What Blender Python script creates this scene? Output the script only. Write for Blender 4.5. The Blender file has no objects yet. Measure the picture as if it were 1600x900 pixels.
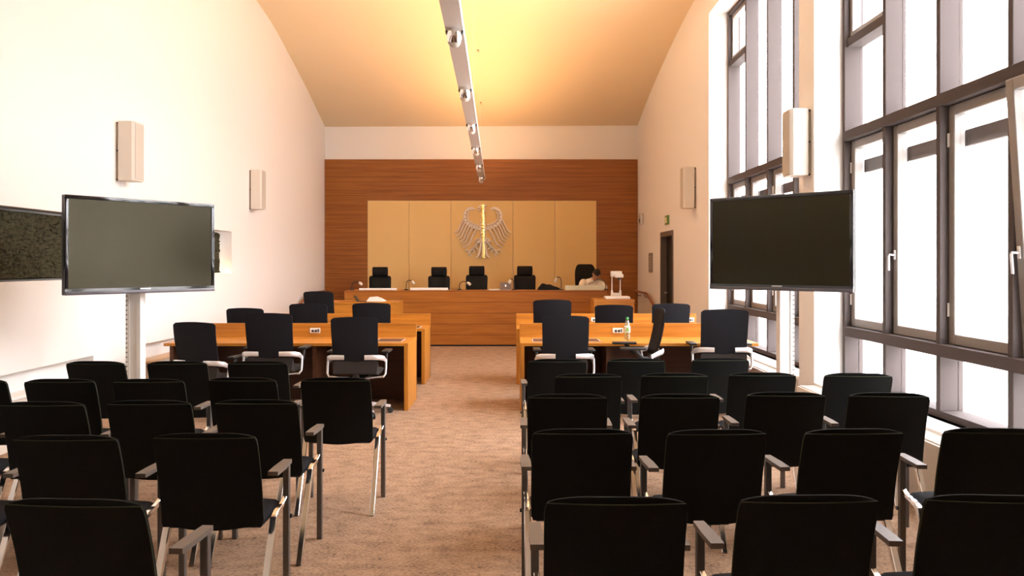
import bpy, bmesh, math, random
from mathutils import Vector, Matrix, Euler
random.seed(7)
PI = math.pi
sc = bpy.context.scene
COL = sc.collection
H = 1.6; F = 1250.0; HV = 412.0

# ------------------------------------------------------------------ helpers
class MB:
    """collects vertices and faces for one mesh object"""
    def __init__(s): s.v = []; s.f = []
    def add(s, vs, fs):
        b = len(s.v); s.v += [tuple(p) for p in vs]; s.f += [tuple(b + i for i in f) for f in fs]; return s
    def bm(s, bm):
        bm.verts.index_update()
        return s.add([v.co.copy() for v in bm.verts], [[v.index for v in f.verts] for f in bm.faces])
    def box(s, x0, x1, y0, y1, z0, z1, bev=0.0, seg=2, M=None):
        bm = bmesh.new(); bmesh.ops.create_cube(bm, size=1)
        for v in bm.verts:
            v.co = Vector(((x0+x1)/2 + v.co.x*(x1-x0), (y0+y1)/2 + v.co.y*(y1-y0), (z0+z1)/2 + v.co.z*(z1-z0)))
        if bev > 0:
            bmesh.ops.bevel(bm, geom=bm.edges[:], offset=bev, segments=seg, profile=0.5, affect='EDGES')
        if M is not None: bmesh.ops.transform(bm, matrix=M, verts=bm.verts)
        s.bm(bm); bm.free(); return s
    def tube(s, pts, r, n=10, cap=True, sx=1.0, sy=1.0, square=False, up=Vector((1, 0, 0))):
        pts = [Vector(p) for p in pts]; rings = []
        rr = r if isinstance(r, (list, tuple)) else [r]*len(pts)
        if square: n = 8
        for i, p in enumerate(pts):
            t = (pts[min(i+1, len(pts)-1)] - pts[max(i-1, 0)]).normalized()
            a = up - t*up.dot(t)
            if a.length < 1e-4: a = Vector((0, 1, 0)) - t*t.y
            a.normalize(); b = t.cross(a)
            ring = []
            for k in range(n):
                if square:
                    c = .22
                    q = [(1, -1+c), (1, 1-c), (1-c, 1), (-1+c, 1), (-1, 1-c), (-1, -1+c), (-1+c, -1), (1-c, -1)][k]
                else:
                    an = 2*PI*k/n; q = (math.cos(an), math.sin(an))
                ring.append(p + a*q[0]*rr[i]*sx + b*q[1]*rr[i]*sy)
            rings.append(ring)
        vs = [q for g in rings for q in g]; fs = []
        for i in range(len(pts)-1):
            for k in range(n):
                fs.append((i*n+k, i*n+(k+1) % n, (i+1)*n+(k+1) % n, (i+1)*n+k))
        if cap:
            fs.append(tuple(range(n-1, -1, -1))); fs.append(tuple((len(pts)-1)*n+k for k in range(n)))
        return s.add(vs, fs)
    def lathe(s, prof, c=(0, 0, 0), n=24, M=None):
        vs = []; fs = []
        for (r, z) in prof:
            for k in range(n):
                p = Vector((r*math.cos(2*PI*k/n), r*math.sin(2*PI*k/n), z))
                if M is not None: p = M @ p
                vs.append(p + Vector(c))
        for i in range(len(prof)-1):
            for k in range(n):
                fs.append((i*n+k, i*n+(k+1) % n, (i+1)*n+(k+1) % n, (i+1)*n+k))
        fs.append(tuple(range(n-1, -1, -1))); fs.append(tuple((len(prof)-1)*n+k for k in range(n)))
        return s.add(vs, fs)
    def slab(s, fa, fb, nu=16, nv=10):
        """closed slab between two surfaces fa(s,t), fb(s,t), s in -1..1, t in 0..1"""
        A = [fa(-1+2*i/nu, j/nv) for j in range(nv+1) for i in range(nu+1)]
        B = [fb(-1+2*i/nu, j/nv) for j in range(nv+1) for i in range(nu+1)]
        n = len(A); w = nu+1; fs = []
        for j in range(nv):
            for i in range(nu):
                a = j*w+i
                fs.append((a, a+1, a+w+1, a+w)); fs.append((n+a, n+a+w, n+a+w+1, n+a+1))
        for i in range(nu):
            fs.append((i+1, i, n+i, n+i+1)); a = nv*w+i; fs.append((a, a+1, n+a+1, n+a))
        for j in range(nv):
            a = j*w; fs.append((a, a+w, n+a+w, n+a)); a = j*w+nu; fs.append((a+w, a, n+a, n+a+w))
        return s.add(A+B, fs)
    def prism(s, poly, axis, a0, a1):
        """extrude a 2-D outline along an axis"""
        def P(u, v, a):
            return {'x': (a, u, v), 'y': (u, a, v), 'z': (u, v, a)}[axis]
        n = len(poly)
        vs = [P(u, v, a0) for u, v in poly] + [P(u, v, a1) for u, v in poly]
        fs = [tuple(range(n-1, -1, -1)), tuple(range(n, 2*n))]
        for i in range(n):
            fs.append((i, (i+1) % n, n+(i+1) % n, n+i))
        return s.add(vs, fs)
    def ball(s, c, r, sub=2):
        bm = bmesh.new(); bmesh.ops.create_icosphere(bm, subdivisions=sub, radius=1)
        R = r if isinstance(r, (tuple, list)) else (r, r, r)
        for v in bm.verts: v.co = Vector((c[0]+v.co.x*R[0], c[1]+v.co.y*R[1], c[2]+v.co.z*R[2]))
        s.bm(bm); bm.free(); return s
    def build(s, name, mat, parent=None, loc=None, smooth=40):
        me = bpy.data.meshes.new(name); me.from_pydata(s.v, [], s.f); me.validate()
        bm = bmesh.new(); bm.from_mesh(me); bmesh.ops.recalc_face_normals(bm, faces=bm.faces); bm.to_mesh(me); bm.free()
        if smooth:
            me.shade_smooth(); me.set_sharp_from_angle(angle=math.radians(smooth))
        me.materials.append(mat)
        o = bpy.data.objects.new(name, me); COL.objects.link(o)
        if parent is not None: o.parent = parent
        if loc is not None: o.location = loc
        return o

def smooth_path(pts, k=4):
    pts = [Vector(p) for p in pts]; n = len(pts); out = []
    for i in range(n-1):
        a, b, c, d = pts[max(i-1, 0)], pts[i], pts[i+1], pts[min(i+2, n-1)]
        for j in range(k):
            t = j/k; out.append(.5*((2*b)+(c-a)*t+(2*a-5*b+4*c-d)*t*t+(3*b-a-3*c+d)*t**3))
    return out+[pts[-1]]
def tag(o, label=None, cat=None, group=None, kind=None):
    if label: o['label'] = label
    if cat: o['category'] = cat
    if group: o['group'] = group
    if kind: o['kind'] = kind
    return o
def thing(name, label=None, cat=None, loc=(0, 0, 0), rz=0, group=None, kind=None):
    o = bpy.data.objects.new(name, None); COL.objects.link(o); o.empty_display_size = .1
    o.location = loc; o.rotation_euler = (0, 0, rz)
    return tag(o, label, cat, group, kind)
def kids(o): return [c for c in COL.objects if c.parent == o]
def dup(root, loc, rz=0, label=None):
    r = root.copy(); COL.objects.link(r); r.location = loc; r.rotation_euler = (0, 0, rz)
    if label: r['label'] = label
    for ch in kids(root):
        c = ch.copy(); COL.objects.link(c); c.parent = r
        for g in kids(ch):
            d = g.copy(); COL.objects.link(d); d.parent = c
    return r

# ------------------------------------------------------------------ materials
def mat(name, col, rough=.6, metal=0, spec=.5, bump=0, bscale=200, var=0, vscale=20, trans=0, emit=None, estr=0, coat=0):
    m = bpy.data.materials.new(name); m.use_nodes = True
    nt = m.node_tree; b = nt.nodes['Principled BSDF']
    b.inputs['Base Color'].default_value = (*col, 1)
    b.inputs['Roughness'].default_value = rough; b.inputs['Metallic'].default_value = metal
    b.inputs['Specular IOR Level'].default_value = spec
    if trans: b.inputs['Transmission Weight'].default_value = trans
    if coat: b.inputs['Coat Weight'].default_value = coat
    if emit: b.inputs['Emission Color'].default_value = (*emit, 1); b.inputs['Emission Strength'].default_value = estr
    tc = nt.nodes.new('ShaderNodeTexCoord')
    if var:
        n = nt.nodes.new('ShaderNodeTexNoise'); n.inputs['Scale'].default_value = vscale; n.inputs['Detail'].default_value = 4
        r = nt.nodes.new('ShaderNodeValToRGB')
        r.color_ramp.elements[0].position = .3; r.color_ramp.elements[1].position = .7
        r.color_ramp.elements[0].color = (*[c*(1-var) for c in col], 1); r.color_ramp.elements[1].color = (*[min(1, c*(1+var)) for c in col], 1)
        nt.links.new(tc.outputs['Object'], n.inputs['Vector']); nt.links.new(n.outputs['Fac'], r.inputs['Fac']); nt.links.new(r.outputs['Color'], b.inputs['Base Color'])
    if bump:
        n = nt.nodes.new('ShaderNodeTexNoise'); n.inputs['Scale'].default_value = bscale
        bp = nt.nodes.new('ShaderNodeBump'); bp.inputs['Strength'].default_value = bump; bp.inputs['Distance'].default_value = .005
        nt.links.new(tc.outputs['Object'], n.inputs['Vector']); nt.links.new(n.outputs['Fac'], bp.inputs['Height']); nt.links.new(bp.outputs['Normal'], b.inputs['Normal'])
    return m

def wood(name, dark, light, scale=(1.2, 14, 30), rough=.38, lines=0):
    m = bpy.data.materials.new(name); m.use_nodes = True
    nt = m.node_tree; b = nt.nodes['Principled BSDF']; L = nt.links.new
    tc = nt.nodes.new('ShaderNodeTexCoord'); mp = nt.nodes.new('ShaderNodeMapping'); mp.inputs['Scale'].default_value = scale
    L(tc.outputs['Object'], mp.inputs['Vector'])
    n = nt.nodes.new('ShaderNodeTexNoise'); n.inputs['Scale'].default_value = 1.0; n.inputs['Detail'].default_value = 6; n.inputs['Roughness'].default_value = .6; n.inputs['Distortion'].default_value = .3
    L(mp.outputs['Vector'], n.inputs['Vector'])
    r = nt.nodes.new('ShaderNodeValToRGB'); r.color_ramp.elements[0].position = .33; r.color_ramp.elements[1].position = .67
    r.color_ramp.elements[0].color = (*dark, 1); r.color_ramp.elements[1].color = (*light, 1)
    L(n.outputs['Fac'], r.inputs['Fac']); out = r.outputs['Color']
    if lines:
        sp = nt.nodes.new('ShaderNodeSeparateXYZ'); L(tc.outputs['Object'], sp.inputs['Vector'])
        mu = nt.nodes.new('ShaderNodeMath'); mu.operation = 'MULTIPLY'; mu.inputs[1].default_value = 1/lines; L(sp.outputs['Z'], mu.inputs[0])
        fr = nt.nodes.new('ShaderNodeMath'); fr.operation = 'FRACT'; L(mu.outputs[0], fr.inputs[0])
        lt = nt.nodes.new('ShaderNodeMath'); lt.operation = 'LESS_THAN'; lt.inputs[1].default_value = .10; L(fr.outputs[0], lt.inputs[0])
        mx = nt.nodes.new('ShaderNodeMix'); mx.data_type = 'RGBA'; mx.blend_type = 'MULTIPLY'
        L(lt.outputs[0], mx.inputs[0]); L(out, mx.inputs[6]); mx.inputs[7].default_value = (.72, .68, .62, 1); out = mx.outputs[2]
    L(out, b.inputs['Base Color']); b.inputs['Roughness'].default_value = rough; b.inputs['Specular IOR Level'].default_value = .35
    return m

M_wall = mat('plaster', (.84, .825, .80), .9, bump=.25, bscale=260)
M_ceil = mat('ceiling_board', (.82, .68, .47), .9)
M_white = mat('white_paint', (.82, .80, .76), .5)
M_wood = wood('oak_desk', (.37, .135, .014), (.55, .225, .030), (1.3, 9, 26))
M_woodv = wood('oak_end', (.37, .135, .014), (.55, .225, .030), (18, 18, 1.6))
M_woodwall = wood('oak_panelling', (.225, .072, .011), (.34, .122, .020), (1.0, 10, 34), .45, lines=.105)
M_bench = wood('oak_bench', (.30, .098, .012), (.43, .155, .022), (1.1, 9, 30), .42, lines=.21)
M_under = wood('oak_shadow_panel', (.075, .028, .012), (.11, .042, .018), (1.3, 9, 26), .5)  # oak with the under-desk shade painted into its colour; dark flaps share it
M_rail = wood('handrail_wood', (.20, .06, .02), (.30, .09, .03), (4, 14, 30), .35)
M_cream = mat('cream_panel', (.74, .50, .20), .75)
M_fab = mat('black_fabric', (.011, .011, .010), .95, spec=.12, bump=.4, bscale=900, var=.35, vscale=500)
M_fab2 = mat('black_mesh', (.013, .013, .016), .9, spec=.15, bump=.4, bscale=900)
M_seat = mat('seat_fabric', (.040, .034, .030), .95, spec=.15, bump=.4, bscale=900)
M_seam = mat('piping', (.035, .042, .022), .8, spec=.2)
M_leather = mat('black_leather', (.008, .0075, .007), .6, spec=.15)
M_plast = mat('black_plastic', (.02, .02, .02), .45)
M_chrome = mat('chrome', (.86, .84, .82), .12, metal=1)
M_alu = mat('satin_aluminium', (.78, .77, .78), .38, metal=.7)
M_arm = mat('grey_brown_plastic', (.135, .106, .085), .5)
M_post = mat('grey_leg_coating', (.12, .105, .092), .45, metal=.3)
M_frame = mat('window_frame_grey', (.088, .072, .068), .85, spec=.1)
M_sash = mat('sash_frame', (.26, .235, .215), .5)
M_dark = mat('door_leaf', (.014, .012, .011), .6, spec=.2)
M_darkframe = mat('door_frame', (.10, .08, .07), .5)
M_brass = mat('gold', (1.0, .70, .20), .24, metal=1)
M_relief = mat('brushed_relief_metal', (.80, .70, .58), .5, metal=.25)
M_spk = mat('speaker_case', (.66, .60, .52), .55)
M_bracket = mat('bracket_tan', (.42, .34, .25), .5)
M_grille = mat('speaker_grille', (.54, .49, .42), .8, bump=.6, bscale=700)
M_screen = mat('tv_glass', (.013, .011, .005), .22, spec=.27)
M_screen.node_tree.nodes['Principled BSDF'].inputs['Specular Tint'].default_value = (1, .88, .62, 1)
M_bezel = mat('tv_bezel', (.012, .012, .014), .08, spec=.6)
M_bezel2 = mat('tv_edge', (.10, .09, .10), .35, metal=.2)
M_brown = mat('brown_metal', (.20, .10, .04), .5)
M_paper = mat('paper', (.85, .84, .80), .8)
M_skin = mat('skin', (.52, .26, .15), .55)
M_hair = mat('hair', (.02, .013, .01), .7)
M_shirt = mat('shirt', (.80, .74, .62), .85)
M_trous = mat('trousers', (.03, .03, .04), .9)
M_green = mat('green_plastic', (.02, .30, .05), .4)
M_label = mat('label_green', (.20, .45, .08), .5)
M_sign = mat('exit_sign_green', (.10, .22, .04), .4)
M_signw = mat('exit_sign_figure', (.75, .72, .45), .4)
M_lid = mat('laptop_lid', (.30, .25, .22), .4, metal=.5)
M_sil = mat('silver', (.62, .60, .58), .35, metal=.6)
M_bulb = mat('lamp_bulb', (1, .9, .7), .3, emit=(1, .80, .52), estr=14)
M_glow = mat('niche_bulb', (1, .8, .4), .3, emit=(1, .62, .20), estr=25)

def glass_mat(name, tint, gl=.06):
    m = bpy.data.materials.new(name); m.use_nodes = True; nt = m.node_tree
    nt.nodes.remove(nt.nodes['Principled BSDF'])
    t = nt.nodes.new('ShaderNodeBsdfTransparent'); t.inputs['Color'].default_value = (*tint, 1)
    g = nt.nodes.new('ShaderNodeBsdfGlossy'); g.inputs['Roughness'].default_value = .03
    x = nt.nodes.new('ShaderNodeMixShader'); x.inputs[0].default_value = gl
    nt.links.new(t.outputs[0], x.inputs[1]); nt.links.new(g.outputs[0], x.inputs[2])
    nt.links.new(x.outputs[0], nt.nodes['Material Output'].inputs['Surface'])
    return m
M_glass = glass_mat('window_glass', (.97, .97, .96))
M_pet = glass_mat('clear_bottle', (.80, .90, .82), .18)
M_frost = mat('frosted_glass', (.66, .68, .52), .5)

M_holes = bpy.data.materials.new('perforated_strip'); M_holes.use_nodes = True
def _holes():
    nt = M_holes.node_tree; b = nt.nodes['Principled BSDF']; L = nt.links.new
    tc = nt.nodes.new('ShaderNodeTexCoord'); sp = nt.nodes.new('ShaderNodeSeparateXYZ'); L(tc.outputs['Object'], sp.inputs[0])
    m = nt.nodes.new('ShaderNodeMath'); m.operation = 'MULTIPLY'; m.inputs[1].default_value = 25; L(sp.outputs['Z'], m.inputs[0])
    f = nt.nodes.new('ShaderNodeMath'); f.operation = 'FRACT'; L(m.outputs[0], f.inputs[0])
    l = nt.nodes.new('ShaderNodeMath'); l.operation = 'LESS_THAN'; l.inputs[1].default_value = .28; L(f.outputs[0], l.inputs[0])
    x = nt.nodes.new('ShaderNodeMix'); x.data_type = 'RGBA'; L(l.outputs[0], x.inputs[0]); x.inputs[6].default_value = (.80, .78, .74, 1); x.inputs[7].default_value = (.22, .19, .16, 1)
    L(x.outputs[2], b.inputs['Base Color']); b.inputs['Roughness'].default_value = .5
_holes()
# carpet
M_carpet = bpy.data.materials.new('carpet'); M_carpet.use_nodes = True
def _carpet():
    nt = M_carpet.node_tree; b = nt.nodes['Principled BSDF']; L = nt.links.new
    tc = nt.nodes.new('ShaderNodeTexCoord')
    n1 = nt.nodes.new('ShaderNodeTexNoise'); n1.inputs['Scale'].default_value = 62; n1.inputs['Detail'].default_value = 5; n1.inputs['Roughness'].default_value = .7
    mp = nt.nodes.new('ShaderNodeMapping'); mp.inputs['Scale'].default_value = (.8, 1.25, 1)
    L(tc.outputs['Object'], mp.inputs['Vector']); L(mp.outputs[0], n1.inputs['Vector'])
    n2 = nt.nodes.new('ShaderNodeTexNoise'); n2.inputs['Scale'].default_value = 9; n2.inputs['Detail'].default_value = 3
    L(mp.outputs[0], n2.inputs['Vector'])
    r = nt.nodes.new('ShaderNodeValToRGB'); e = r.color_ramp.elements
    e[0].position = .36; e[0].color = (.09, .056, .038, 1); e[1].position = .66; e[1].color = (.51, .34, .225, 1)
    k = e.new(.47); k.color = (.31, .20, .132, 1)
    mx = nt.nodes.new('ShaderNodeMath'); mx.operation = 'MULTIPLY_ADD'; mx.inputs[1].default_value = .3
    ad = nt.nodes.new('ShaderNodeMath'); ad.operation = 'MULTIPLY'; ad.inputs[1].default_value = .72
    L(n1.outputs['Fac'], ad.inputs[0]); L(n2.outputs['Fac'], mx.inputs[0]); L(ad.outputs[0], mx.inputs[2])
    L(mx.outputs[0], r.inputs['Fac']); L(r.outputs['Color'], b.inputs['Base Color'])
    bp = nt.nodes.new('ShaderNodeBump'); bp.inputs['Strength'].default_value = .5; bp.inputs['Distance'].default_value = .01
    L(n1.outputs['Fac'], bp.inputs['Height']); L(bp.outputs[0], b.inputs['Normal'])
    b.inputs['Roughness'].default_value = 1; b.inputs['Specular IOR Level'].default_value = .1
_carpet()
M_moss = mat('moss', (.050, .046, .026), 1, spec=.1, bump=.6, bscale=160, var=.6, vscale=110)

# ------------------------------------------------------------------ room shell
XL, XR = -4.275, 2.87
YB = 18.3; YN = -1.6
XG = 3.14            # inner plane of the window frames
XO = 3.36            # outside face of the right wall
tag(MB().box(XL-.3, XO, YN-.2, YB+.3, -.2, 0).build('floor', M_carpet), kind='structure')

# ceiling: a vault that drops towards the back wall
profL = [(18.3, 4.72), (16.6, 5.264), (15.3, 5.617), (14.37, 5.85), (13.4, 6.0), (11.5, 6.2), (9.0, 6.32), (6.5, 6.25), (4, 6.0), (1.5, 5.5), (-1.6, 4.6)]
profR = [(18.3, 4.75), (16.64, 5.14), (14.7, 5.49), (13.4, 5.67), (12.4, 5.76), (11.0, 5.87), (9.0, 5.95), (6.5, 5.9), (4, 5.7), (1.5, 5.3), (-1.6, 4.5)]
def interp(prof, y):
    p = sorted(prof)
    if y <= p[0][0]: return p[0][1]
    for i in range(len(p)-1):
        if y <= p[i+1][0]:
            t = (y-p[i][0])/(p[i+1][0]-p[i][0])
            m0 = (p[i+1][1]-p[max(i-1, 0)][1])/(p[i+1][0]-p[max(i-1, 0)][0]); j = min(i+2, len(p)-1)
            m1 = (p[j][1]-p[i][1])/(p[j][0]-p[i][0]); h = p[i+1][0]-p[i][0]
            return (2*t**3-3*t**2+1)*p[i][1]+(t**3-2*t**2+t)*h*m0+(-2*t**3+3*t**2)*p[i+1][1]+(t**3-t**2)*h*m1
    return p[-1][1]
def ceil_z(x, y):
    k = (x-XL)/(XR-XL); return interp(profL, y)*(1-k)+interp(profR, y)*k
def csurf(dz):
    def f(s, t):
        x = XL-.32 + (XO+.02-(XL-.32))*(s+1)/2; y = YN-.2+(YB+.5-YN)*t
        return (x, y, ceil_z(x, min(max(y, YN), YB))+dz)
    return f
tag(MB().slab(csurf(.2), csurf(0), 8, 60).build('ceiling', M_ceil), kind='structure')

def wall_cells(name, ys, zs, depth, x0, xout, sign, m):
    """wall from cells, each with its own front plane; depth(yc,zc) None = open"""
    mb = MB()
    for i in range(len(ys)-1):
        for j in range(len(zs)-1):
            d = depth((ys[i]+ys[i+1])/2, (zs[j]+zs[j+1])/2)
            if d is None: continue
            xf = x0 + sign*d
            mb.box(min(xf, xout), max(xf, xout), ys[i], ys[i+1], zs[j], zs[j+1])
    return tag(mb.build(name, m, smooth=0), kind='structure')
# left wall: moss niche and two low radiator recesses
NZ0, NZ1, NY1 = 1.445, 2.09, 12.2
def dl(y, z):
    if y < NY1 and y > 1.5 and NZ0 < z < NZ1: return .20
    if z < .663 and (2.0 < y < 8.17 or 9.2 < y < 12.6): return .16
    return 0
wall_cells('wall_left', [YN, 1.5, 2.0, 8.17, 9.2, NY1, 12.6, YB], [0, .663, NZ0, NZ1, 6.6], dl, XL, XL-.32, -1, M_wall)
# right wall: two tall window openings
W1 = (8.0, 11.66); W2 = (4.18, 7.60)
WZ0, WZ1 = .47, 5.25
DY0, DY1, DZ = 14.22, 15.42, 2.2
def dr(y, z):
    for a, b in (W1, W2):
        if a < y < b and WZ0 < z < WZ1: return None
    if DY0 < y < DY1 and z < DZ: return .22
    return 0
wall_cells('wall_right', [YN, W2[0], W2[1], W1[0], W1[1], DY0, DY1, YB], [0, WZ0, DZ, WZ1, 6.6], dr, XR, XO, 1, M_wall)
tag(MB().box(XL-.32, XO, YN-.2, YN, 0, 6.2).build('wall_near', M_wall), kind='structure')
tag(MB().box(XL-.32, XO, YB, YB+.2, 0, 6.2).build('wall_back', M_wall), kind='structure')

# wood panelling on the back wall with the cream field
U = lambda u, y: (u-800)*y/F
Zv = lambda v, y: H-(v-HV)*y/F
PY = YB-.06
pw = MB()
cx0, cx1, cz1 = U(574, PY), U(932, PY), Zv(313, PY)
ptop = Zv(249, PY)
pw.box(XL+.005, XR-.005, PY, YB-.001, cz1, ptop)
pw.box(XL+.005, cx0, PY, YB-.001, 0, cz1); pw.box(cx1, XR-.005, PY, YB-.001, 0, cz1)
tag(pw.build('trim_1', M_woodwall, smooth=0), kind='structure')
edges = [U(u, PY) for u in (574, 639, 704.7, 801.3, 867, 932)]
cr = thing('trim_2', kind='structure')
for i in range(5):
    MB().box(edges[i]+.003, edges[i+1]-.003, PY+.012, YB-.001, .2, cz1-.003, .002, 1).build('cream_panel', M_cream, cr)
# platform for the bench
tag(MB().box(-3.7, 2.25, 15.56, PY-.001, 0, .25).build('trim_3', M_carpet), kind='structure')

# door in the right wall
dr_ = thing('door_1', kind='structure')
fr = MB(); fr.box(XR-.015, XR+.2, DY0, DY0+.07, 0, DZ); fr.box(XR-.015, XR+.2, DY1-.07, DY1, 0, DZ); fr.box(XR-.015, XR+.2, DY0+.07, DY1-.07, DZ-.09, DZ)
fr.build('door_frame', M_darkframe, dr_, smooth=0)
MB().box(XR+.10, XR+.15, DY0+.07, DY1-.07, .005, DZ-.09).build('door_leaf', M_dark, dr_, smooth=0)
hd = MB(); hd.tube([(XR+.10, DY1-.14, 1.05), (XR+.05, DY1-.14, 1.05), (XR+.045, DY1-.16, 1.05), (XR+.045, DY1-.27, 1.05)], .011)
hd.build('door_handle', M_sil, dr_)

# windows ---------------------------------------------------------------
def make_window(name, y0, y1, nb, vent_z, tilted):
    w = thing(name, kind='structure')
    pitch = (y1-y0)/nb; zt0, zt1 = .965, 2.80; mw = .055
    f = MB(); xa, xb = XG, XG+.17
    f.box(xa, xb, y0, y0+mw, WZ0, WZ1); f.box(xa, xb, y1-mw, y1, WZ0, WZ1)
    f.box(xa, xb, y0+mw, y1-mw, WZ0, WZ0+.05); f.box(xa, xb, y0+mw, y1-mw, WZ1-.05, WZ1)
    f.build('window_frame', M_frame, w, smooth=0)
    ym = [y0+pitch*i for i in range(1, nb)]
    for y in ym:
        m = MB(); m.box(xa-.005, xb, y-mw/2, y+mw/2, WZ0+.05, WZ1-.05, .004, 1); m.build('mullion', M_frame, w, smooth=0)
    for zt in (zt0, zt1):
        t = MB(); t.box(xa-.012, xb, y0+mw, y1-mw, zt-.045, zt+.045, .004, 1); t.build('transom', M_frame, w, smooth=0)
    ye = [y0+mw] + [q for y in ym for q in (y-mw/2, y+mw/2)] + [y1-mw]
    for i in range(nb):
        a, b = ye[2*i], ye[2*i+1]
        MB().box(XG+.125, XG+.135, a, b, WZ0+.05, zt0-.045).build('pane', M_glass, w, smooth=0)
        if i == nb-1:
            MB().box(XG+.02, xb, a, b, vent_z-.04, vent_z+.04).build('transom', M_frame, w, smooth=0)
            s = MB(); sw = .055
            for q in ((a+.004, a+sw, vent_z+.04, WZ1-.05), (b-sw, b-.004, vent_z+.04, WZ1-.05), (a+sw, b-sw, vent_z+.04, vent_z+.04+sw), (a+sw, b-sw, WZ1-.05-sw, WZ1-.05)):
                s.box(XG+.05, XG+.13, q[0], q[1], q[2], q[3])
            s.build('vent_sash', M_sash, w, smooth=0)
            MB().box(XG+.085, XG+.095, a+sw, b-sw, vent_z+.04+sw, WZ1-.05-sw).build('pane', M_glass, w, smooth=0)
            MB().box(XG+.135, XG+.145, a, b, zt1+.045, vent_z-.04).build('pane', M_glass, w, smooth=0)
        else:
            MB().box(XG+.135, XG+.145, a, b, zt1+.045, WZ1-.05).build('pane', M_glass, w, smooth=0)
        # opening sash of the middle tier, modelled about its bottom edge
        z0, z1 = zt0+.048, zt1-.048; hh = z1-z0; sw = .075
        s = MB()
        s.box(-.035, .045, 0, sw, 0, hh, .005, 1); s.box(-.035, .045, b-a-sw, b-a, 0, hh, .005, 1)
        s.box(-.035, .045, sw, b-a-sw, 0, sw, .005, 1); s.box(-.035, .045, sw, b-a-sw, hh-sw, hh, .005, 1)
        so = s.build('sash', M_sash, w, (XG+.095, a, z0), smooth=0)
        MB().box(.005, .015, sw, b-a-sw, sw, hh-sw).build('pane', M_glass, so, smooth=0)
        h = MB(); hy = b-a-.038
        h.box(-.048, -.034, hy-.014, hy+.014, hh*.38-.04, hh*.38+.04, .004, 1)
        h.tube([(-.045, hy, hh*.38), (-.085, hy, hh*.38), (-.09, hy, hh*.38-.01), (-.09, hy, hh*.38-.13)], .009)
        (h.build('sash_handle', M_alu, so) if i % 2 == 0 else None)
        for hz in ((.25, hh-.25) if i % 2 else ()):
            MB().tube([(-.042, b-a-.012, hz-.05), (-.042, b-a-.012, hz+.05)], .009).build('hinge', M_white, so)
        if tilted == i:
            so.rotation_euler = (0, -math.radians(3.8), 0)
        MB().box(XG+.18, XG+.22, a, b, zt1-.34, zt1-.22).build('blind_box', M_frame, w, smooth=0)
    return w
make_window('window_1', W1[0], W1[1], 4, 4.50, -1)
make_window('window_2', W2[0], W2[1], 4, 3.68, 0)
# inner sills
for k, (a, b) in enumerate((W1, W2)):
    tag(MB().box(XG-.06, XG+.13, a+.002, b-.002, WZ0-.03, WZ0+.0, 0).build('trim_%d' % (4+k), M_white, smooth=0), kind='structure')

# outside: a pale yard and the building across it
tag(MB().box(XO+.0, 60, -40, 60, -1.2, -1.0).build('exterior_ground', mat('paving', (.72, .70, .66), .9)), kind='structure')
bl = thing('building', 'pale building seen through the far window', 'building', (24, 14, -1.0))
MB().box(0, 8, -16, 30, 0, 9.5).build('facade', mat('pale_render', (.82, .80, .76), .9), bl, smooth=0)
for i in range(7):
    for j in range(2):
        MB().box(-.06, .05, -13+i*5.2, -11.4+i*5.2, 2.0+j*3.6, 4.1+j*3.6).build('facade_window', mat('far_glass', (.45, .5, .56), .2), bl, smooth=0)

# convector covers under the windows ------------------------------------
for k, (a, b) in enumerate((W1, W2)):
    lab = ['low white convector cover with slotted top under the far window', 'low white convector cover with slotted top under the near window'][k]
    c = thing('convector_cover', lab, 'radiator cover', (0, 0, 0), group='convector covers under the windows')
    x0, x1 = XR-.17, XR-.002
    m = MB(); m.box(x0, x0+.02, a+.02, b-.02, .0, .44); m.box(x1-.02, x1, a+.02, b-.02, 0, .44); m.box(x0+.02, x1-.02, a+.02, a+.04, 0, .44); m.box(x0+.02, x1-.02, b-.04, b-.02, 0, .44)
    m.box(x0+.02, x1-.02, a+.04, b-.04, .36, .38)
    m.build('casing', M_spk, c, smooth=0)
    for i in range(5):
        xx = x0+.022+i*.030
        MB().box(xx, xx+.016, a+.04, b-.04, .425, .452, .003, 1).build('grille_slat', M_white, c, smooth=0)
for k, (a, b) in enumerate(((2.02, 8.15), (9.22, 12.58))):
    lab = ['white low radiator box in the wall recess beside the visitor chairs', 'low radiator box with tan wooden top in the recess beside the desks'][k]
    c = thing('radiator_box', lab, 'radiator cover', (0, 0, 0))
    MB().box(XL-.155, XL+.0, a, b, 0, .43).build('casing', M_spk, c, smooth=0)
    MB().box(XL-.157, XL+.03, a, b, .43, .46, .004, 1).build('top_board', [M_white, wood('tan_board', (.62, .40, .22), (.72, .50, .30))][k], c, smooth=0)

# moss wall in the niche -------------------------------------------------
def moss():
    mb = MB(); ny, nz = 420, 40; y0, y1 = 1.55, NY1-.30; z0, z1 = NZ0+.012, NZ1-.02
    vs = []
    for j in range(nz+1):
        for i in range(ny+1):
            e = (i in (0, ny)) or (j in (0, nz))
            vs.append((XL-.198 if e else XL-.065+random.uniform(-.012, .012), y0+(y1-y0)*i/ny+random.uniform(-.008, .008), z0+(z1-z0)*j/nz+(0 if e else random.uniform(-.005, .005))))
    w = ny+1
    fs = [(j*w+i, j*w+i+1, (j+1)*w+i+1, (j+1)*w+i) for j in range(nz) for i in range(ny)]
    return mb.add(vs, fs).build('moss_panel', M_moss, smooth=0)
tag(moss(), 'long dark green moss panel set in the left wall niche', 'wall panel')
nl = thing('niche_lamp', 'tiny glowing spot lamp at the end of the wall niche', 'lamp', (XL-.06, NY1-.09, NZ0))
MB().lathe([(.03, 0), (.03, .012), (.022, .014)]).build('lamp_ring', M_sil, nl)
MB().lathe([(.02, .012), (.018, .02), (.008, .024)]).build('bulb', M_glow, nl)

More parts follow.
